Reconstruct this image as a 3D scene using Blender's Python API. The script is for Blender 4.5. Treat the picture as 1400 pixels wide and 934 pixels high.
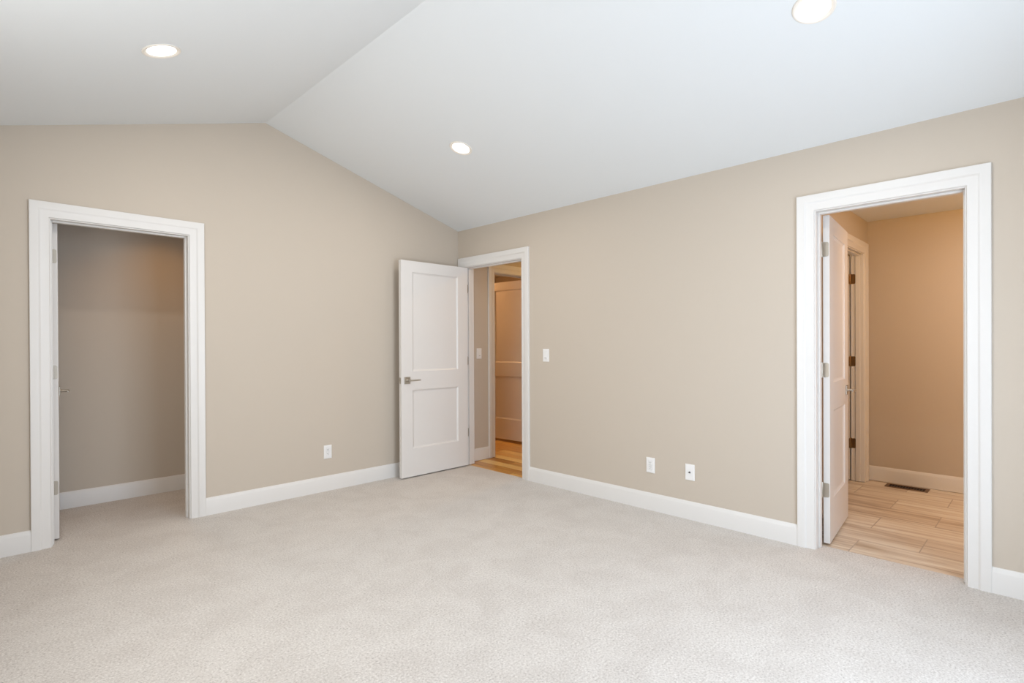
import bpy, bmesh, math, random
from mathutils import Vector, Matrix

for _o in list(bpy.data.objects):
    bpy.data.objects.remove(_o)
S = bpy.context.scene
COL = S.collection
PI = math.pi

# ------------------------------------------------------------------ camera
FOC = 736.677          # focal length in pixels of the 1400 px wide frame
YAW, PITCH, ROLL = 0.78398, -0.00332, -0.00441
CAM = Vector((-3.60613, -4.41272, 1.25206))
cam_d = bpy.data.cameras.new('camera')
cam_d.sensor_fit = 'HORIZONTAL'
cam_d.sensor_width = 36.0
cam_d.lens = 36.0 * FOC / 1400.0
cam_d.shift_y = 6.411 / 1400.0
cam_d.clip_start = 0.02
cam_d.clip_end = 100.0
cam = bpy.data.objects.new('camera', cam_d)
COL.objects.link(cam)
fw = Vector((math.sin(YAW) * math.cos(PITCH), math.cos(YAW) * math.cos(PITCH), math.sin(PITCH)))
rt = Vector((math.cos(YAW), -math.sin(YAW), 0))
up = rt.cross(fw)
r2 = rt * math.cos(ROLL) + up * math.sin(ROLL)
u2 = -rt * math.sin(ROLL) + up * math.cos(ROLL)
M = Matrix((r2, u2, -fw)).transposed().to_4x4()
M.translation = CAM
cam.matrix_world = M
S.camera = cam

# ------------------------------------------------------------------ exposure, sky and lamps
S.view_settings.view_transform = 'Standard'
S.view_settings.look = 'None'
S.view_settings.gamma = 1.0
S.view_settings.use_curve_mapping = False
S.view_settings.exposure = -0.06

W = bpy.data.worlds.new('sky')
S.world = W
W.use_nodes = True
bg = W.node_tree.nodes['Background']
bg.inputs['Color'].default_value = (0.75, 0.86, 1.0, 1)
bg.inputs['Strength'].default_value = 1.0


def area(name, loc, direction, sx, sy, power, color, spread=PI):
    d = bpy.data.lights.new(name, 'AREA')
    d.shape = 'RECTANGLE'
    d.size, d.size_y = sx, sy
    d.energy = power
    d.color = color
    d.spread = spread
    o = bpy.data.objects.new(name, d)
    COL.objects.link(o)
    o.location = loc
    o.rotation_euler = Vector(direction).to_track_quat('-Z', 'Y').to_euler()
    return o


def bulb(name, loc, power, color, radius=0.08):
    d = bpy.data.lights.new(name, 'POINT')
    d.energy = power
    d.color = color
    d.shadow_soft_size = radius
    o = bpy.data.objects.new(name, d)
    COL.objects.link(o)
    o.location = loc
    return o


# daylight entering through the two windows behind the photographer
area('daylight_back_window', (-1.85, -5.10, 1.07), (0, 1, 0), 1.8, 2.06, 100, (0.70, 0.82, 0.97))
area('daylight_side_window', (-4.07, -2.45, 1.45), (1, 0, 0), 1.7, 1.4, 40, (1.0, 0.98, 0.93))
DOWN_POWER, DOWN_COLOR = 9.2, (1.0, 0.94, 0.86)      # the recessed ceiling lights
# warm lamps of the rooms beyond the doorways, plus two added fill lights
area('bathroom_fill', (1.30, -4.35, 2.35), (0, 0, -1), 0.16, 0.16, 8, (0.90, 0.92, 1.0))  # added cool fill from above for the lower bathroom walls, no fixture
area('vanity_lamp', (0.24, -4.72, 1.95), (1, -0.12, 0), 0.70, 0.14, 23, (1.0, 0.51, 0.12))
bulb('toilet_fill', (1.55, -2.6, 2.1), 3.0, (1.0, 0.66, 0.34), 0.1)  # added warm fill, lightens the dark gap beside the inner door jamb
area('closet_lamp', (-2.50, 0.52, 2.42), (0, 0, -1), 0.14, 0.14, 1.6, (1.0, 0.50, 0.13), 2.0)
area('hallway_lamp', (1.0, -0.80, 2.43), (0, 0, -1), 0.16, 0.16, 8.5, (1.0, 0.58, 0.20))
bulb('landing_lamp', (0.75, 1.60, 2.30), 26, (1.0, 0.51, 0.21), 0.1)

# ------------------------------------------------------------------ materials


def mat(name, color, rough=0.6, metal=0.0, spec=0.5):
    m = bpy.data.materials.new(name)
    m.use_nodes = True
    b = m.node_tree.nodes['Principled BSDF']
    b.inputs['Base Color'].default_value = (*color, 1)
    b.inputs['Roughness'].default_value = rough
    b.inputs['Metallic'].default_value = metal
    b.inputs['Specular IOR Level'].default_value = spec
    return m


def nodes(m):
    return m.node_tree.nodes, m.node_tree.links, m.node_tree.nodes['Principled BSDF']


def add_bump(m, scale, strength, dist, detail=3.0):
    n, l, b = nodes(m)
    tc = n.new('ShaderNodeTexCoord')
    nz = n.new('ShaderNodeTexNoise')
    nz.inputs['Scale'].default_value = scale
    nz.inputs['Detail'].default_value = detail
    bp = n.new('ShaderNodeBump')
    bp.inputs['Strength'].default_value = strength
    bp.inputs['Distance'].default_value = dist
    l.new(tc.outputs['Object'], nz.inputs['Vector'])
    l.new(nz.outputs['Fac'], bp.inputs['Height'])
    l.new(bp.outputs['Normal'], b.inputs['Normal'])


def ramp(n, stops):
    r = n.new('ShaderNodeValToRGB')
    e = r.color_ramp.elements
    e[0].position, e[0].color = stops[0][0], (*stops[0][1], 1)
    e[1].position, e[1].color = stops[-1][0], (*stops[-1][1], 1)
    for p, c in stops[1:-1]:
        x = e.new(p)
        x.color = (*c, 1)
    return r


WALL = mat('wall_paint', (0.575, 0.505, 0.425), 0.75, 0, 0.25)
add_bump(WALL, 140, 0.06, 0.002)
CEIL = mat('ceiling_paint', (0.77, 0.795, 0.806), 0.85, 0, 0.2)
add_bump(CEIL, 120, 0.06, 0.002)
TRIM = mat('white_trim_paint', (0.76, 0.74, 0.715), 0.38, 0, 0.45)
DOOR = mat('white_door_paint', (0.76, 0.735, 0.71), 0.35, 0, 0.45)
PLASTIC = mat('white_plastic', (0.86, 0.85, 0.84), 0.3, 0, 0.5)
SLOT = mat('dark_slot', (0.03, 0.028, 0.026), 0.6)
NICKEL = mat('satin_nickel', (0.50, 0.46, 0.40), 0.38, 1.0)
BRASS = mat('antique_brass', (0.30, 0.19, 0.09), 0.4, 1.0)
BRONZE = mat('brown_metal', (0.20, 0.11, 0.055), 0.45, 0.6)
LOUVER = mat('dark_brown_metal', (0.055, 0.028, 0.014), 0.5, 0.4)
GREY = mat('grey_indicator', (0.45, 0.43, 0.42), 0.4)
DARK = mat('duct_dark', (0.012, 0.008, 0.006), 0.9)
RING = mat('lamp_ring_cream', (0.84, 0.79, 0.72), 0.4)

LENS = bpy.data.materials.new('lamp_lens')
LENS.use_nodes = True
_n, _l, _b = nodes(LENS)
_b.inputs['Base Color'].default_value = (0.9, 0.88, 0.84, 1)
_b.inputs['Emission Color'].default_value = (1.0, 0.93, 0.82, 1)
_b.inputs['Emission Strength'].default_value = 5.0

GLASS = bpy.data.materials.new('window_glass')
GLASS.use_nodes = True
_n, _l = GLASS.node_tree.nodes, GLASS.node_tree.links
_n.clear()
_o = _n.new('ShaderNodeOutputMaterial')
_t = _n.new('ShaderNodeBsdfTransparent')
_g = _n.new('ShaderNodeBsdfGlossy')
_g.inputs['Roughness'].default_value = 0.02
_m = _n.new('ShaderNodeMixShader')
_m.inputs[0].default_value = 0.06
_l.new(_t.outputs[0], _m.inputs[1])
_l.new(_g.outputs[0], _m.inputs[2])
_l.new(_m.outputs[0], _o.inputs[0])


def carpet_material():
    m = mat('carpet_pile', (0.6, 0.57, 0.54), 0.95, 0, 0.1)
    n, l, b = nodes(m)
    tc = n.new('ShaderNodeTexCoord')
    tuft = n.new('ShaderNodeTexNoise')           # tufts of the pile
    tuft.inputs['Scale'].default_value = 110
    tuft.inputs['Detail'].default_value = 5
    tuft.inputs['Roughness'].default_value = 0.72
    patch = n.new('ShaderNodeTexNoise')          # trodden patches in the pile
    patch.inputs['Scale'].default_value = 4.2
    patch.inputs['Detail'].default_value = 9
    patch.inputs['Roughness'].default_value = 0.68
    patch.inputs['Distortion'].default_value = 0.5
    l.new(tc.outputs['Object'], tuft.inputs['Vector'])
    l.new(tc.outputs['Object'], patch.inputs['Vector'])
    rf = ramp(n, [(0.30, (0.32, 0.285, 0.255)), (0.43, (0.595, 0.55, 0.51)), (0.56, (0.69, 0.65, 0.608)), (0.69, (0.85, 0.815, 0.775))])
    rp = ramp(n, [(0.38, (0.925, 0.915, 0.91)), (0.58, (1.0, 1.0, 1.0))])
    l.new(tuft.outputs['Fac'], rf.inputs['Fac'])
    l.new(patch.outputs['Fac'], rp.inputs['Fac'])
    mx = n.new('ShaderNodeMix')
    mx.data_type = 'RGBA'
    mx.blend_type = 'MULTIPLY'
    mx.inputs[0].default_value = 1.0
    l.new(rf.outputs['Color'], mx.inputs[6])
    l.new(rp.outputs['Color'], mx.inputs[7])
    l.new(mx.outputs[2], b.inputs['Base Color'])
    bp = n.new('ShaderNodeBump')
    bp.inputs['Strength'].default_value = 0.7
    bp.inputs['Distance'].default_value = 0.006
    l.new(tuft.outputs['Fac'], bp.inputs['Height'])
    l.new(bp.outputs['Normal'], b.inputs['Normal'])
    b.inputs['Sheen Weight'].default_value = 0.15
    return m


def plank_material(name, stops, length, width, offx, offy, grout, grout_size, rough, along='y', var=0.5, offset=0.5):
    """Boards or tiles laid with their length along world y."""
    m = mat(name, (0.5, 0.4, 0.3), rough, 0, 0.4)
    n, l, b = nodes(m)
    tc = n.new('ShaderNodeTexCoord')
    sep = n.new('ShaderNodeSeparateXYZ')
    l.new(tc.outputs['Object'], sep.inputs[0])
    cmb = n.new('ShaderNodeCombineXYZ')          # (y, x): brick rows advance along x
    ax = n.new('ShaderNodeMath'); ax.operation = 'ADD'; ax.inputs[1].default_value = offy
    ay = n.new('ShaderNodeMath'); ay.operation = 'ADD'; ay.inputs[1].default_value = offx
    l.new(sep.outputs['Y'], ax.inputs[0])
    l.new(sep.outputs['X'], ay.inputs[0])
    l.new(ax.outputs[0], cmb.inputs['X'])
    l.new(ay.outputs[0], cmb.inputs['Y'])
    br = n.new('ShaderNodeTexBrick')
    br.offset = offset
    br.inputs['Scale'].default_value = 1.0
    br.inputs['Brick Width'].default_value = length
    br.inputs['Row Height'].default_value = width
    br.inputs['Mortar Size'].default_value = grout_size
    br.inputs['Mortar Smooth'].default_value = 0.1
    br.inputs['Bias'].default_value = 0.0
    br.inputs['Color1'].default_value = (0, 0, 0, 1)
    br.inputs['Color2'].default_value = (1, 1, 1, 1)
    l.new(cmb.outputs[0], br.inputs['Vector'])
    # grain streaks running along the board, shifted per board
    mp = n.new('ShaderNodeVectorMath'); mp.operation = 'MULTIPLY'
    mp.inputs[1].default_value = (1.3, 24.0, 1.0)
    l.new(cmb.outputs[0], mp.inputs[0])
    sh = n.new('ShaderNodeVectorMath'); sh.operation = 'MULTIPLY_ADD'
    sh.inputs[1].default_value = (7.0, 13.0, 3.0)
    l.new(br.outputs['Color'], sh.inputs[0])
    l.new(mp.outputs[0], sh.inputs[2])
    nz = n.new('ShaderNodeTexNoise')
    nz.inputs['Scale'].default_value = 1.0
    nz.inputs['Detail'].default_value = 5
    nz.inputs['Roughness'].default_value = 0.6
    nz.inputs['Distortion'].default_value = 0.5
    l.new(sh.outputs[0], nz.inputs['Vector'])
    mixf = n.new('ShaderNodeMath'); mixf.operation = 'MULTIPLY_ADD'
    mixf.inputs[1].default_value = var
    rgb2 = n.new('ShaderNodeRGBToBW')
    l.new(br.outputs['Color'], rgb2.inputs[0])
    l.new(rgb2.outputs[0], mixf.inputs[0])
    sc = n.new('ShaderNodeMath'); sc.operation = 'MULTIPLY'; sc.inputs[1].default_value = 1.0 - var
    l.new(nz.outputs['Fac'], sc.inputs[0])
    l.new(sc.outputs[0], mixf.inputs[2])
    rp = ramp(n, stops)
    l.new(mixf.outputs[0], rp.inputs['Fac'])
    mx = n.new('ShaderNodeMix'); mx.data_type = 'RGBA'
    l.new(br.outputs['Fac'], mx.inputs[0])
    l.new(rp.outputs['Color'], mx.inputs[6])
    mx.inputs[7].default_value = (*grout, 1)
    l.new(mx.outputs[2], b.inputs['Base Color'])
    bp = n.new('ShaderNodeBump')
    bp.inputs['Strength'].default_value = 0.4
    bp.inputs['Distance'].default_value = 0.002
    bp.invert = True
    l.new(br.outputs['Fac'], bp.inputs['Height'])
    l.new(bp.outputs['Normal'], b.inputs['Normal'])
    return m


CARPET = carpet_material()
TILE = plank_material('wood_look_tile', [(0.30, (0.42, 0.30, 0.20)), (0.46, (0.66, 0.54, 0.42)), (0.58, (0.77, 0.67, 0.54)), (0.70, (0.84, 0.77, 0.66))],
                      0.613, 0.3085, -0.07, 3.85, (0.47, 0.38, 0.30), 0.0032, 0.32, var=0.12)
OAK = plank_material('hickory_boards', [(0.25, (0.42, 0.17, 0.03)), (0.42, (0.76, 0.42, 0.105)), (0.75, (0.92, 0.66, 0.26))],
                     0.9, 0.125, 0.02, 0.37, (0.10, 0.045, 0.015), 0.0012, 0.28, var=0.55, offset=0.37)

# ------------------------------------------------------------------ mesh helpers


def box(bm, x0, x1, y0, y1, z0, z1):
    v = [bm.verts.new((x, y, z)) for x in (x0, x1) for y in (y0, y1) for z in (z0, z1)]
    for f in ((0, 1, 3, 2), (4, 6, 7, 5), (0, 4, 5, 1), (2, 3, 7, 6), (0, 2, 6, 4), (1, 5, 7, 3)):
        bm.faces.new([v[i] for i in f])


def prism(bm, pts, axis, a, b):
    """Extrude a 2-D polygon: axis 'y' takes pts as (x, z), axis 'x' as (y, z), axis 'z' as (x, y)."""
    def P(p, t):
        if axis == 'y':
            return (p[0], t, p[1])
        if axis == 'x':
            return (t, p[0], p[1])
        return (p[0], p[1], t)
    A = [bm.verts.new(P(p, a)) for p in pts]
    B = [bm.verts.new(P(p, b)) for p in pts]
    n = len(pts)
    bm.faces.new(A)
    bm.faces.new(B[::-1])
    for i in range(n):
        bm.faces.new((A[i], B[i], B[(i + 1) % n], A[(i + 1) % n]))


def lathe(bm, prof, axis='z', seg=40, center=(0, 0, 0), close=False):
    """Revolve (radius, height) points about an axis through center."""
    rings = []
    for r, h in prof:
        ring = []
        if r < 1e-6:
            ring = None
        else:
            ring = []
            for k in range(seg):
                a = 2 * PI * k / seg
                c, s = r * math.cos(a), r * math.sin(a)
                p = {'z': (c, s, h), 'y': (c, h, s), 'x': (h, c, s)}[axis]
                ring.append(bm.verts.new((p[0] + center[0], p[1] + center[1], p[2] + center[2])))
        if ring is None:
            p = {'z': (0, 0, h), 'y': (0, h, 0), 'x': (h, 0, 0)}[axis]
            ring = bm.verts.new((p[0] + center[0], p[1] + center[1], p[2] + center[2]))
        rings.append(ring)
    for A, B in zip(rings, rings[1:]):
        for k in range(seg):
            k2 = (k + 1) % seg
            if isinstance(A, list) and isinstance(B, list):
                bm.faces.new((A[k], A[k2], B[k2], B[k]))
            elif isinstance(A, list):
                bm.faces.new((A[k], A[k2], B))
            elif isinstance(B, list):
                bm.faces.new((A, B[k2], B[k]))


def obj(name, bm, material, parent=None, bevel=0.0, smooth=False, segs=2):
    bmesh.ops.recalc_face_normals(bm, faces=bm.faces)
    me = bpy.data.meshes.new(name)
    bm.to_mesh(me)
    bm.free()
    me.materials.append(material)
    if smooth:
        for p in me.polygons:
            p.use_smooth = True
        try:
            me.set_sharp_from_angle(angle=math.radians(35))
        except Exception:
            pass
    o = bpy.data.objects.new(name, me)
    COL.objects.link(o)
    if parent is not None:
        o.parent = parent
    if bevel > 0:
        md = o.modifiers.new('bevel', 'BEVEL')
        md.width = bevel
        md.segments = segs
        md.limit_method = 'ANGLE'
        md.angle_limit = math.radians(40)
    return o


def empty(name, loc=(0, 0, 0), rz=0.0):
    o = bpy.data.objects.new(name, None)
    o.empty_display_size = 0.1
    COL.objects.link(o)
    o.location = loc
    o.rotation_euler = (0, 0, rz)
    return o


def tag(o, label, cat, group=None, kind=None):
    o['label'] = label
    o['category'] = cat
    if group:
        o['group'] = group
    if kind:
        o['kind'] = kind
    return o


def struct(name, bm, material, label, cat, **k):
    return tag(obj(name, bm, material, **k), label, cat, kind='structure')


# ------------------------------------------------------------------ dimensions (metres)
TW = 0.114                       # wall thickness
RX, RZ, HB = -1.960, 3.019, 2.440
SL = (RZ - HB) / -RX             # roof slope
XL, YB = -3.92, -4.95            # inner faces of the two walls behind the photographer
CW, HEAD = 0.0963, 2.15          # casing width, casing top
JH = HEAD - CW - 0.006           # underside of the head jamb
JT = 0.018                       # jamb board thickness


def roof(x):
    return RZ - SL * abs(x - RX)


# door openings between jamb faces
CL0, CL1 = -3.3694 + CW + 0.006, -2.4076 - CW - 0.006       # closet, in wall_left
EN0, EN1 = -1.0252 + CW + 0.006, -0.115                     # hallway, in wall_right
BA0, BA1 = -4.1986 + CW + 0.006, -3.2994 - CW - 0.006       # bathroom, in wall_right
YH = -0.02                                                  # hallway wall face
HA0, HA1 = 0.505, 1.30                                      # hallway cased opening with the open door
YW, TWW = -3.216, 0.099                                                  # bathroom left wall face
WC0, WC1 = 1.36, 2.05
XE = 2.20                                                   # bathroom end wall
ZBA = 2.36                                                  # bathroom ceiling

# ------------------------------------------------------------------ floors
bm = bmesh.new()
box(bm, XL - 0.12, 0.0, YB - 0.12, 0.0, -0.10, 0.0)
box(bm, XL - 0.12, -2.05, 0.0, 1.08, -0.10, 0.0)
box(bm, 0.0, 0.03, EN0 - 0.04, 0.0, -0.10, 0.0)
box(bm, 0.0, 0.10, BA0 - 0.04, BA1 + 0.04, -0.10, 0.0)
struct('floor', bm, CARPET, 'pale beige carpet covering the bedroom and closet floor', 'carpet')
bm = bmesh.new()
box(bm, 0.03, 3.1, -1.72, 2.72, -0.10, -0.004)
struct('floor_hallway', bm, OAK, 'orange brown wood board floor seen through the middle doorway', 'floor')
bm = bmesh.new()
box(bm, 0.10, XE + 0.1, -5.75, -1.95, -0.10, -0.003)
struct('floor_bathroom', bm, TILE, 'tan wood-look tile floor seen through the right doorway', 'floor')

# ------------------------------------------------------------------ walls of the bedroom
bm = bmesh.new()
a, b = CL0 - JT, CL1 + JT
x0, x1 = XL - 0.12, TW
prism(bm, [(x0, 0), (a, 0), (a, roof(a)), (x0, roof(x0))], 'y', 0, TW)
prism(bm, [(a, JH + JT), (b, JH + JT), (b, roof(b)), (a, roof(a))], 'y', 0, TW)
prism(bm, [(b, 0), (x1, 0), (x1, roof(x1)), (RX, RZ), (b, roof(b))], 'y', 0, TW)
struct('wall_left', bm, WALL, 'beige gable wall with the open closet doorway', 'wall')

bm = bmesh.new()
ys = [(YB - 0.12, BA0 - JT, 0), (BA0 - JT, BA1 + JT, JH + JT), (BA1 + JT, EN0 - JT, 0), (EN0 - JT, EN1 + JT, JH + JT), (EN1 + JT, 0.0, 0)]
for y0, y1, z0 in ys:
    box(bm, 0, TW, y0, y1, z0, HB + 0.02)
struct('wall_right', bm, WALL, 'long beige wall with the hallway and bathroom doorways', 'wall')

# back wall (behind the photographer) with a wide window
BWX = (-2.75, -0.95, 0.04, 2.10)
bm = bmesh.new()
y0, y1 = YB - 0.12, YB
wx0, wx1, wz0, wz1 = BWX
prism(bm, [(XL - 0.12, 0), (wx0, 0), (wx0, roof(wx0)), (XL - 0.12, roof(XL - 0.12))], 'y', y0, y1)
prism(bm, [(wx1, 0), (0.0, 0), (0.0, roof(0)), (wx1, roof(wx1))], 'y', y0, y1)
prism(bm, [(wx0, 0), (wx1, 0), (wx1, wz0), (wx0, wz0)], 'y', y0, y1)
prism(bm, [(wx0, wz1), (wx1, wz1), (wx1, roof(wx1)), (RX, RZ), (wx0, roof(wx0))], 'y', y0, y1)
struct('wall_back', bm, WALL, 'beige gable wall behind the photographer with a wide window', 'wall')

# side wall beside the photographer with a window
SWY = (-3.30, -1.60, 0.75, 2.15)
bm = bmesh.new()
x0, x1 = XL - 0.12, XL
sy0, sy1, sz0, sz1 = SWY
box(bm, x0, x1, YB, sy0, 0, HB + 0.02)
box(bm, x0, x1, sy1, 0.0, 0, HB + 0.02)
box(bm, x0, x1, sy0, sy1, 0, sz0)
box(bm, x0, x1, sy0, sy1, sz1, HB + 0.02)
struct('wall_near', bm, WALL, 'beige side wall beside the photographer with one window', 'wall')

# vaulted ceiling, two slopes meeting at the ridge
bm = bmesh.new()
xa, xb = XL - 0.12, TW
prism(bm, [(xa, roof(xa)), (RX, RZ), (xb, roof(xb)), (xb, roof(xb) + 0.12), (RX, RZ + 0.12), (xa, roof(xa) + 0.12)], 'y', YB - 0.12, TW)
struct('ceiling', bm, CEIL, 'white vaulted ceiling with a ridge and two slopes', 'ceiling')

# ------------------------------------------------------------------ rooms beyond
bm = bmesh.new(); box(bm, XL - 0.12, -2.05, 0.965, 1.08, 0, 2.5)
struct('wall_closet_back', bm, WALL, 'beige back wall inside the closet', 'wall')
bm = bmesh.new(); box(bm, -2.16, -2.05, TW, 0.965, 0, 2.5)
struct('wall_closet_right', bm, WALL, 'beige right end wall inside the closet', 'wall')
bm = bmesh.new(); box(bm, XL - 0.12, XL, TW, 0.965, 0, 2.5)
struct('wall_closet_left', bm, WALL, 'beige left end wall inside the closet', 'wall')
bm = bmesh.new(); box(bm, XL - 0.12, -2.05, TW, 1.08, 2.44, 2.54)
struct('ceiling_closet', bm, CEIL, 'white flat ceiling of the closet', 'ceiling')

bm = bmesh.new()
box(bm, TW, HA0 - JT, YH, YH + TW, 0, 2.5)
box(bm, HA1 + JT, 3.1, YH, YH + TW, 0, 2.5)
box(bm, HA0 - JT, HA1 + JT, YH, YH + TW, JH + JT, 2.5)
struct('wall_hallway_left', bm, WALL, 'beige hallway wall with a switch and a cased opening', 'wall')
bm = bmesh.new(); box(bm, TW, 3.1, -1.72, -1.60, 0, 2.5)
struct('wall_hallway_right', bm, WALL, 'beige right wall of the hallway', 'wall')
bm = bmesh.new(); box(bm, 2.98, 3.1, -1.60, YH, 0, 2.5)
struct('wall_hallway_end', bm, WALL, 'beige end wall of the hallway', 'wall')
bm = bmesh.new(); box(bm, 2.98, 3.1, YH + TW, 2.6, 0, 2.5)
struct('wall_landing_end', bm, WALL, 'beige far wall of the room past the hallway', 'wall')
bm = bmesh.new(); box(bm, TW, 3.1, 2.6, 2.72, 0, 2.5)
struct('wall_landing_back', bm, WALL, 'beige back wall of the room past the hallway', 'wall')
bm = bmesh.new(); box(bm, 0.0, TW, TW, 2.72, 0, 2.5)
struct('wall_landing_left', bm, WALL, 'beige left wall of the room past the hallway', 'wall')
bm = bmesh.new(); box(bm, TW, 3.1, -1.72, 2.72, 2.44, 2.54)
struct('ceiling_hallway', bm, CEIL, 'white flat ceiling over the hallway', 'ceiling')

bm = bmesh.new()
box(bm, TW, WC0 - JT, YW, YW + TWW, 0, 2.5)
box(bm, WC1 + JT, XE, YW, YW + TWW, 0, 2.5)
box(bm, WC0 - JT, WC1 + JT, YW, YW + TWW, JH + JT, 2.5)
struct('wall_bathroom_left', bm, WALL, 'beige bathroom wall holding the inner doorway', 'wall')
bm = bmesh.new(); box(bm, XE, XE + 0.1, -5.75, -1.95, 0, 2.5)
struct('wall_bathroom_end', bm, WALL, 'tan bathroom end wall above the floor vent', 'wall')
bm = bmesh.new(); box(bm, TW, XE, -5.75, -5.63, 0, 2.5)
struct('wall_bathroom_right', bm, WALL, 'beige right wall of the bathroom', 'wall')
bm = bmesh.new(); box(bm, TW, TW + 0.0 + 0.02, -5.63, YB - 0.12, 0, 2.5)
struct('wall_bathroom_near', bm, WALL, 'beige near wall of the bathroom', 'wall')
bm = bmesh.new(); box(bm, 0.95, 1.05, YW + TWW, -2.07, 0, 2.5)
struct('wall_toilet_left', bm, WALL, 'beige left wall of the small inner room', 'wall')
bm = bmesh.new(); box(bm, 0.95, XE, -2.07, -1.95, 0, 2.5)
struct('wall_toilet_back', bm, WALL, 'beige back wall of the small inner room', 'wall')
bm = bmesh.new(); box(bm, TW, XE + 0.1, -5.75, -1.95, ZBA, ZBA + 0.1)
struct('ceiling_bathroom', bm, CEIL, 'white flat ceiling of the bathroom', 'ceiling')

# ------------------------------------------------------------------ door frames: jamb, stop, casing

CAS_PROF = [(0.0, 0.0), (0.0, 0.0165), (0.002, 0.0185), (0.040, 0.0185), (0.045, 0.0165), (0.049, 0.0115),
            (0.054, 0.0100), (0.088, 0.0100), (0.0935, 0.0085), (CW, 0.0045), (CW, 0.0)]


def casing_bm(s0, s1, top, P):
    """Mitred casing round an opening; s0, s1 are the outer edges, P(s, depth, z) maps to 3-D."""
    bm = bmesh.new()
    loops = []
    for o, t in CAS_PROF:
        loops.append([bm.verts.new(P(s0 + o, t, 0.0)), bm.verts.new(P(s0 + o, t, top - o)),
                      bm.verts.new(P(s1 - o, t, top - o)), bm.verts.new(P(s1 - o, t, 0.0))])
    n = len(loops)
    for i in range(n):
        A, B = loops[i], loops[(i + 1) % n]
        for k in range(3):
            bm.faces.new((A[k], A[k + 1], B[k + 1], B[k]))
    bm.faces.new([l[0] for l in loops])
    bm.faces.new([l[3] for l in loops][::-1])
    return bm


def door_frame(name, label, o0, o1, axis, face, sign, stop_at, tw=TW):
    """axis 'y': wall plane y = face, opening along x; axis 'x': the other way. sign: direction into the wall."""
    root = tag(empty(name), label, 'door frame', kind='structure')
    e = CW + 0.006

    def P(s, d, z):
        return (s, d, z) if axis == 'y' else (d, s, z)

    c = casing_bm(o0 - e, o1 + e, HEAD, lambda s, t, z: P(s, face - sign * t, z))
    obj('casing', c, TRIM, root, smooth=True)
    c = casing_bm(o0 - e, o1 + e, HEAD, lambda s, t, z: P(s, face + sign * (tw + t), z))
    obj('casing', c, TRIM, root, smooth=True)
    bm = bmesh.new()

    def bx(s0, s1, d0, d1, z0, z1):
        D = sorted((face + sign * d0, face + sign * d1))
        if axis == 'y':
            box(bm, s0, s1, D[0], D[1], z0, z1)
        else:
            box(bm, D[0], D[1], s0, s1, z0, z1)
    bx(o0 - JT, o0, 0, tw, 0, JH + JT)
    bx(o1, o1 + JT, 0, tw, 0, JH + JT)
    bx(o0, o1, 0, tw, JH, JH + JT)
    obj('jamb', bm, TRIM, root, bevel=0.0015)
    bm = bmesh.new()
    d0, d1 = stop_at
    bx(o0, o0 + 0.011, d0, d1, 0, JH)
    bx(o1 - 0.011, o1, d0, d1, 0, JH)
    bx(o0 + 0.011, o1 - 0.011, d0, d1, JH - 0.011, JH)
    obj('door_stop', bm, TRIM, root, bevel=0.002)
    return root


FAR = (TW - 0.072, TW - 0.037)      # door on the far side of the wall
NEARS = (0.037, 0.072)              # door on the near side of the wall
tr1 = door_frame('trim_1', 'white casing and jamb around the closet doorway on the left', CL0, CL1, 'y', 0.0, 1, FAR)
tr2 = door_frame('trim_2', 'white casing and jamb around the hallway doorway by the room corner', EN0, EN1, 'x', 0.0, 1, NEARS)
tr3 = door_frame('trim_3', 'white casing and jamb around the bathroom doorway on the right', BA0, BA1, 'x', 0.0, 1, FAR)
tr4 = door_frame('trim_4', 'white casing around the opening inside the hallway', HA0, HA1, 'y', YH, 1, FAR)
tr5 = door_frame('trim_5', 'white casing around the inner doorway within the bathroom', WC0, WC1, 'y', YW, 1, (TWW - 0.072, TWW - 0.037), TWW)

# strike plates on the latch jambs
bm = bmesh.new(); box(bm, CL1 - 0.0015, CL1 + 0.001, TW - 0.036, TW - 0.004, 0.89, 0.95)
obj('strike_plate', bm, NICKEL, tr1)
bm = bmesh.new(); box(bm, 0.004, 0.036, EN0 - 0.001, EN0 + 0.0015, 0.89, 0.95)
obj('strike_plate', bm, NICKEL, tr2)
bm = bmesh.new(); box(bm, TW - 0.036, TW - 0.004, BA0 - 0.001, BA0 + 0.0015, 0.89, 0.95)
obj('strike_plate', bm, NICKEL, tr3)

# ------------------------------------------------------------------ baseboards
BH = 0.1287
BASE_PROF = [(0.0, 0.0), (0.015, 0.0), (0.015, BH - 0.026), (0.0135, BH - 0.020), (0.0105, BH - 0.012), (0.0085, BH - 0.003), (0.006, BH), (0.0, BH)]


def baseboard(name, label, s0, s1, axis, face, sign):
    """sign: side of the face the board stands on."""
    bm = bmesh.new()
    pts = [(face + sign * t, z) for t, z in BASE_PROF]
    if axis == 'y':                 # wall plane y = face, runs along x
        prism(bm, pts, 'x', s0, s1)
    else:
        prism(bm, pts, 'y', s0, s1)
    return struct(name, bm, TRIM, label, 'baseboard', smooth=True)


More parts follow.
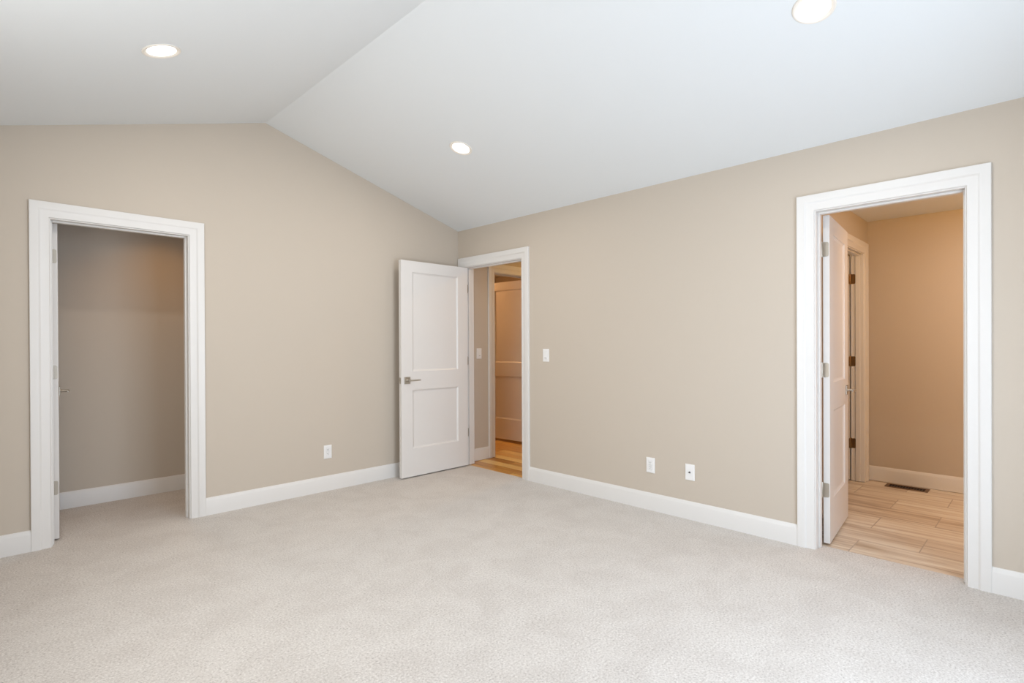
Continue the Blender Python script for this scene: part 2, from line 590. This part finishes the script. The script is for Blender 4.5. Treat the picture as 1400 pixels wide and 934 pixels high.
e = CW + 0.006
baseboard('baseboard_left', 'white baseboard between the left photo edge and the closet casing', XL, CL0 - e, 'y', 0, -1)
baseboard('baseboard_middle', 'white baseboard from the closet casing to the room corner', CL1 + e, 0.0, 'y', 0, -1)
baseboard('baseboard_right', 'long white baseboard between the hallway and bathroom doorways', BA1 + e, EN0 - e, 'x', 0, -1)
baseboard('baseboard_far_right', 'white baseboard right of the bathroom casing', YB, BA0 - e, 'x', 0, -1)
baseboard('baseboard_back', 'white baseboard under the wide window behind the photographer', XL, 0.0, 'y', YB, 1)
baseboard('baseboard_near', 'white baseboard along the side wall beside the photographer', YB, 0.0, 'x', XL, 1)
baseboard('baseboard_closet_back', 'white baseboard along the closet back wall', XL, -2.16, 'y', 0.965, -1)
baseboard('baseboard_closet_right', 'white baseboard on the closet right end wall', TW, 0.965, 'x', -2.16, -1)
baseboard('baseboard_hallway', 'short white baseboard below the hallway switch', TW, HA0 - e, 'y', YH, -1)
baseboard('baseboard_bathroom_end', 'white baseboard behind the bathroom floor vent', -5.63, YW, 'x', XE, -1)
baseboard('baseboard_bathroom_left', 'white baseboard behind the open bathroom door', TW, WC0 - e, 'y', YW, -1)

# ------------------------------------------------------------------ doors
LW_STILE, BOT0 = 0.125, 0.012
LEAF_H = 2.03
DT = 0.035
PANELS = [(0.262, 0.815), (0.990, 1.925)]        # heights of the two recessed panels above the leaf bottom


def make_door(name, label, pin, rz, delta, width, s, metal, gap=BOT0, levers=True):
    """Leaf runs along local +x from the pin at the origin, standing on the s side of local y.
    delta: how far the leaf is turned past square (the jamb half of each hinge stays square)."""
    root = tag(empty(name, (pin[0], pin[1], 0), rz + delta), label, 'door', kind='structure')
    xa, xb = 0.002, 0.002 + width
    yn, yf = s * 0.007, s * (0.007 + DT)
    ya, yb = min(yn, yf), max(yn, yf)
    z0 = gap
    z1 = gap + LEAF_H
    ym = (ya + yb) / 2
    # stiles and rails: one frame with a sloped sticking round each panel hole
    bm = bmesh.new()
    st = LW_STILE
    xs = [xa, xa + st, xb - st, xb]
    zs = [z0, z0 + PANELS[0][0], z0 + PANELS[0][1], z0 + PANELS[1][0], z0 + PANELS[1][1], z1]
    sides = {}
    for key, y in (('a', ya), ('b', yb)):
        g = [[bm.verts.new((x, y, z)) for z in zs] for x in xs]
        for i in range(3):
            for j in range(5):
                if i == 1 and j in (1, 3):
                    continue
                bm.faces.new((g[i][j], g[i + 1][j], g[i + 1][j + 1], g[i][j + 1]))
        sides[key] = g
    A, B = sides['a'], sides['b']
    for j in range(5):
        bm.faces.new((A[0][j], A[0][j + 1], B[0][j + 1], B[0][j]))
        bm.faces.new((A[3][j], B[3][j], B[3][j + 1], A[3][j + 1]))
    for i in range(3):
        bm.faces.new((A[i][0], B[i][0], B[i + 1][0], A[i + 1][0]))
        bm.faces.new((A[i][5], A[i + 1][5], B[i + 1][5], B[i][5]))
    DEP = 0.0110
    for j in (1, 3):
        for g, yy in ((A, ya + DEP), (B, yb - DEP)):
            prev = [g[1][j], g[2][j], g[2][j + 1], g[1][j + 1]]
            sgn = 1 if g is A else -1
            base = ya if g is A else yb
            for off, dep in ((0.0015, 0.0035), (0.012, 0.0095), (0.016, DEP)):
                y = base + sgn * dep
                nx = [bm.verts.new((xs[1] + off, y, zs[j] + off)), bm.verts.new((xs[2] - off, y, zs[j] + off)),
                      bm.verts.new((xs[2] - off, y, zs[j + 1] - off)), bm.verts.new((xs[1] + off, y, zs[j + 1] - off))]
                for k in range(4):
                    bm.faces.new((prev[k], prev[(k + 1) % 4], nx[(k + 1) % 4], nx[k]))
                prev = nx
    obj('stiles_and_rails', bm, DOOR, root)
    for j in (1, 3):
        bm = bmesh.new()
        box(bm, xs[1] + 0.013, xs[2] - 0.013, ya + DEP, yb - DEP, zs[j] + 0.013, zs[j + 1] - 0.013)
        obj('panel', bm, DOOR, root)
    # hinges
    for hz in (0.34, 1.085, 1.832):
        bm = bmesh.new()
        lathe(bm, [(0, hz - 0.050), (0.0045, hz - 0.048), (0.0058, hz - 0.0445), (0.0058, hz + 0.0445), (0.0045, hz + 0.048), (0, hz + 0.050)], 'z', 12)
        # plate let into the hinge edge of the leaf, rounded outer corners
        yo, yi = s * 0.038, s * 0.001
        r = 0.010
        pts = [(yi, hz - 0.0445)]
        for k in range(5):
            t = -PI / 2 + k * PI / 8
            pts.append((yo - s * r + s * r * math.cos(t), hz - 0.0445 + r + r * math.sin(t)))
        for k in range(5):
            t = k * PI / 8
            pts.append((yo - s * r + s * r * math.cos(t), hz + 0.0445 - r + r * math.sin(t)))
        pts.append((yi, hz + 0.0445))
        prism(bm, pts, 'x', 0.0005, 0.0030)
        # jamb plate, square to the wall
        jb = bmesh.new()
        jp = [(-0.001, hz - 0.0445)]
        for k in range(5):
            t = -PI / 2 + k * PI / 8
            jp.append((-(0.042 - r + r * math.cos(t)), hz - 0.0445 + r + r * math.sin(t)))
        for k in range(5):
            t = k * PI / 8
            jp.append((-(0.042 - r + r * math.cos(t)), hz + 0.0445 - r + r * math.sin(t)))
        jp.append((-0.001, hz + 0.0445))
        prism(jb, jp, 'y', -s * 0.0005, s * 0.0018)
        bmesh.ops.rotate(jb, verts=jb.verts, cent=(0, 0, 0), matrix=Matrix.Rotation(-delta, 3, 'Z'))
        tmp = bpy.data.meshes.new('tmp')
        jb.to_mesh(tmp); jb.free()
        bm.from_mesh(tmp)
        bpy.data.meshes.remove(tmp)
        hg = obj('hinge', bm, metal, root, smooth=True)
        hg['label'] = 'metal door hinge'
        sb = bmesh.new()
        for dy, dz in ((0.016, 0.030), (0.028, 0.0), (0.016, -0.030)):
            lathe(sb, [(0, 0.0002), (0.0034, 0.0002), (0.0030, -0.0006), (0, -0.0006)], 'x', 10, (0.0002, s * dy, hz + dz))
        obj('hinge_screw', sb, metal, hg, smooth=True)
    # lever handles on both faces
    if levers:
        lx, lz = xb - 0.062, 0.920
        for side, yy in ((-1, ya), (1, yb)):
            bm = bmesh.new()
            box(bm, lx - 0.0325, lx + 0.0325, min(yy, yy + side * 0.008), max(yy, yy + side * 0.008), lz - 0.0325, lz + 0.0325)
            ros = obj('lever_handle', bm, metal, root, bevel=0.0015)
            ros['label'] = 'satin metal lever handle with square rose'
            bm = bmesh.new()
            pr = [(0, 0.006), (0.013, 0.006), (0.013, 0.012), (0.0095, 0.015), (0.0095, 0.056), (0, 0.056)]
            lathe(bm, [(r, yy + side * h) for r, h in pr], 'y', 20, (lx, 0, lz))
            # flat bar turning towards the hinge side
            n = 8
            top = []
            for k in range(n + 1):
                f = k / n
                x = lx + 0.010 - f * 0.128
                h = 0.0065 - 0.0015 * f
                o1 = 0.048 + 0.004 * math.sin(f * PI)
                top.append((x, yy + side * o1, yy + side * (o1 + 0.0085), lz - h, lz + h))
            V = [[bm.verts.new((x, p, c)), bm.verts.new((x, q, c)), bm.verts.new((x, q, d)), bm.verts.new((x, p, d))] for x, p, q, c, d in top]
            for P0, P1 in zip(V, V[1:]):
                for k in range(4):
                    bm.faces.new((P0[k], P0[(k + 1) % 4], P1[(k + 1) % 4], P1[k]))
            bm.faces.new(V[0][::-1])
            bm.faces.new(V[-1])
            obj('lever', bm, metal, ros, bevel=0.001, smooth=False)
        bm = bmesh.new()
        box(bm, xb - 0.001, xb + 0.0015, ym - 0.0125, ym + 0.0125, lz - 0.028, lz + 0.028)
        box(bm, xb + 0.0015, xb + 0.009, ym - 0.006, ym + 0.006, lz - 0.008, lz + 0.008)
        lp = obj('latch_plate', bm, metal, root, bevel=0.0005)
    return root


D2R = math.radians
make_door('door_1', 'white closet door standing open inside the left doorway, seen edge-on',
          (CL0, TW + 0.007), D2R(90), D2R(-5.0), 0.752, -1, NICKEL)
make_door('door_2', 'white two-panel door open into the bedroom against the gable wall by the corner',
          (-0.007, EN1), D2R(180), 0.0, 0.802, 1, NICKEL)
make_door('door_3', 'white two-panel bathroom door swung inward at the right doorway',
          (TW + 0.007, BA1), 0.0, D2R(5.3), 0.690, -1, NICKEL)
make_door('door_4', 'white two-panel door standing open past the hallway opening',
          (HA1, YH + TW + 0.007), D2R(90), D2R(2.0), 0.785, 1, NICKEL, gap=0.028)
make_door('door_5', 'white inner door hidden behind the open bathroom door, dark hinges showing',
          (WC1, YW + TWW + 0.007), D2R(90), 0.0, 0.690, 1, BRASS)

# ------------------------------------------------------------------ windows behind the photographer


def window(name, label, s0, s1, z0, z1, axis, face, sgn, mull):
    """Frame fills the opening; sgn points from the inner face out through the wall."""
    root = tag(empty(name), label, 'window', kind='structure')

    def bx(bm, a, b, d0, d1, c, d):
        D = sorted((face + sgn * d0, face + sgn * d1))
        if axis == 'y':
            box(bm, a, b, D[0], D[1], c, d)
        else:
            box(bm, D[0], D[1], a, b, c, d)
    bm = bmesh.new()
    w = 0.055
    bx(bm, s0, s0 + w, 0.04, 0.10, z0, z1)
    bx(bm, s1 - w, s1, 0.04, 0.10, z0, z1)
    bx(bm, s0 + w, s1 - w, 0.04, 0.10, z0, z0 + w)
    bx(bm, s0 + w, s1 - w, 0.04, 0.10, z1 - w, z1)
    for k in range(1, mull):
        c = s0 + (s1 - s0) * k / mull
        bx(bm, c - 0.03, c + 0.03, 0.04, 0.10, z0 + w, z1 - w)
    obj('window_frame', bm, TRIM, root, bevel=0.003)
    bm = bmesh.new()
    bx(bm, s0 - 0.02, s1 + 0.02, -0.03, 0.04, z0 - 0.022, z0)
    obj('window_sill', bm, TRIM, root, bevel=0.003)
    bm = bmesh.new()
    bx(bm, s0 + w, s1 - w, 0.068, 0.072, z0 + w, z1 - w)
    obj('window_pane', bm, GLASS, root)


window('window_1', 'wide white framed window in the wall behind the photographer', BWX[0], BWX[1], BWX[2], BWX[3], 'y', YB, -1, 3)
window('window_2', 'white framed window in the side wall beside the photographer', SWY[0], SWY[1], SWY[2], SWY[3], 'x', XL, -1, 2)

# ------------------------------------------------------------------ recessed ceiling lights


def downlight(x, y, label):
    root = empty('ceiling_light', (x, y, roof(x)))
    tilt = math.atan(SL) * (1 if x > RX else -1)
    root.rotation_euler = (0, tilt, 0)
    tag(root, label, 'ceiling light', 'round recessed lights in the vaulted ceiling')
    bm = bmesh.new()
    lathe(bm, [(0.0865, 0.001), (0.0865, -0.003), (0.084, -0.0055), (0.078, -0.0065), (0.0755, -0.0055), (0.0660, -0.0010), (0.065, 0.001)], 'z', 64)
    obj('trim_ring', bm, RING, root, smooth=True)
    bm = bmesh.new()
    lathe(bm, [(0.0670, -0.0004), (0.063, -0.0012), (0.040, -0.0018), (0.0, -0.0022)], 'z', 64)
    obj('lens', bm, LENS, root, smooth=True)
    d = bpy.data.lights.new('downlight_lamp', 'AREA')
    d.shape = 'DISK'
    d.size = 0.13
    d.energy = DOWN_POWER
    d.color = DOWN_COLOR
    d.spread = PI
    lo = bpy.data.objects.new('downlight_lamp', d)
    COL.objects.link(lo)
    lo.parent = root
    lo.location = (0, 0, -0.0075)
    return root


downlight(-2.935, -1.262, 'round lit recessed light on the left ceiling slope above the closet doorway')
downlight(-1.000, -1.262, 'round lit recessed light on the right slope, above the hallway doorway and corner')
downlight(-0.980, -3.672, 'round lit recessed light on the right slope, cut by the top photo edge')

# ------------------------------------------------------------------ wall plates


def cover_plate(root, cut):
    """Bevelled 70 x 114 mm plate in the local xz plane facing local -y, with a recessed opening."""
    bm = bmesh.new()
    hw, hh = 0.035, 0.0572
    cw, ch = cut
    rings = [(hw, hh, 0.0), (hw, hh, -0.0030), (hw - 0.0025, hh - 0.0025, -0.0055), (cw + 0.001, ch + 0.001, -0.0060), (cw, ch, -0.0045), (cw, ch, -0.001)]
    L = [[bm.verts.new((sx * w, y, sz * h)) for sx, sz in ((-1, -1), (1, -1), (1, 1), (-1, 1))] for w, h, y in rings]
    for A, B in zip(L, L[1:]):
        for k in range(4):
            bm.faces.new((A[k], A[(k + 1) % 4], B[(k + 1) % 4], B[k]))
    bm.faces.new(L[-1])
    return obj('cover_plate', bm, PLASTIC, root)


def screws(root, zs):
    for z in zs:
        bm = bmesh.new()
        lathe(bm, [(0, -0.0072), (0.0026, -0.0068), (0.0032, -0.0055)], 'y', 12, (0, 0, z))
        obj('screw', bm, PLASTIC, root, smooth=True)


def outlet(loc, rz, label):
    root = empty('wall_outlet', loc, rz)
    tag(root, label, 'outlet', 'white wall outlets near the floor')
    cover_plate(root, (0.0168, 0.0335))
    for zc in (0.0170, -0.0170):
        bm = bmesh.new()
        box(bm, -0.0162, 0.0162, -0.0078, -0.0012, zc - 0.0158, zc + 0.0158)
        r = obj('receptacle', bm, PLASTIC, root, bevel=0.0012)
        bm = bmesh.new()
        box(bm, -0.0075, -0.0052, -0.0083, -0.0070, zc - 0.0005, zc + 0.0085)
        box(bm, 0.0052, 0.0075, -0.0083, -0.0070, zc + 0.0008, zc + 0.0085)
        lathe(bm, [(0, -0.0083), (0.0026, -0.0083), (0.0026, -0.0070)], 'y', 12, (0, 0, zc - 0.0075))
        obj('slots', bm, SLOT, r)
    screws(root, (0.0478, -0.0478))
    return root


def switch(loc, rz, label):
    root = empty('light_switch', loc, rz)
    tag(root, label, 'light switch', 'white rocker light switches')
    cover_plate(root, (0.0168, 0.0335))
    bm = bmesh.new()
    prism(bm, [(-0.0012, -0.0328), (-0.0105, -0.0328), (-0.0075, 0.0), (-0.0065, 0.0328), (-0.0012, 0.0328)], 'x', -0.0160, 0.0160)
    r = obj('rocker', bm, PLASTIC, root, bevel=0.001)
    bm = bmesh.new()
    box(bm, -0.010, 0.010, -0.0112, -0.0085, -0.0262, -0.0215)
    k = obj('indicator_slot', bm, GREY, r)
    k['label'] = 'small grey indicator slot'
    screws(root, (0.0478, -0.0478))
    return root


RB = D2R(-90)
outlet((-1.456, 0, 0.333), 0, 'white outlet low on the gable wall between closet and open door')
outlet((0, -2.272, 0.337), RB, 'white outlet on the long right wall, left of the cable plate')
switch((0, -1.226, 1.154), RB, 'white light switch on the bedroom wall right of the hallway doorway')
switch((0.268, YH, 1.154), 0, 'white light switch inside the hallway, seen through the doorway')

# cable plate
root = empty('cable_plate', (0, -2.588, 0.335), RB)
tag(root, 'white wall plate with one dark cable socket, right of the outlet', 'wall plate')
bm = bmesh.new()
rings = [(0.035, 0.0572, 0.0), (0.035, 0.0572, -0.0030), (0.0325, 0.0547, -0.0055), (0.028, 0.050, -0.0060)]
L = [[bm.verts.new((sx * w, y, sz * h)) for sx, sz in ((-1, -1), (1, -1), (1, 1), (-1, 1))] for w, h, y in rings]
for A, B in zip(L, L[1:]):
    for k in range(4):
        bm.faces.new((A[k], A[(k + 1) % 4], B[(k + 1) % 4], B[k]))
bm.faces.new(L[-1])
obj('cover_plate', bm, PLASTIC, root)
bm = bmesh.new()
lathe(bm, [(0, -0.0125), (0.0016, -0.0125), (0.0016, -0.0165), (0.0046, -0.0165), (0.0046, -0.0085), (0.0068, -0.0085), (0.0068, -0.0055)], 'y', 6, (0, 0, 0))
k = obj('cable_socket', bm, mat('dull_steel', (0.16, 0.16, 0.165), 0.45, 0.8), root)
k['label'] = 'small dark threaded cable socket'
screws(root, (0.0410, -0.0410))

# ------------------------------------------------------------------ floor vent in the bathroom
root = empty('floor_vent', (2.085, -3.525, -0.003))
tag(root, 'brown metal floor register with dark slots by the bathroom end wall', 'floor vent')
bm = bmesh.new()
hx, hy, ix, iy = 0.066, 0.152, 0.044, 0.127
for a0, a1, b0, b1 in ((-hx, -ix, -hy, hy), (ix, hx, -hy, hy), (-ix, ix, -hy, -iy), (-ix, ix, iy, hy)):
    box(bm, a0, a1, b0, b1, 0.0, 0.005)
obj('vent_frame', bm, BRONZE, root, bevel=0.0012)
bm = bmesh.new()
box(bm, -ix, ix, -iy, iy, 0.0002, 0.0012)
obj('duct_opening', bm, DARK, root)
for k in range(12):
    y = -iy + (k + 1) * 2 * iy / 13
    bm = bmesh.new()
    box(bm, -ix, ix, y - 0.0016, y + 0.0016, 0.0012, 0.0036)
    obj('louver', bm, LOUVER, root)
bm = bmesh.new()
box(bm, -0.002, 0.002, -iy, iy, 0.0012, 0.0038)
obj('cross_bar', bm, LOUVER, root)
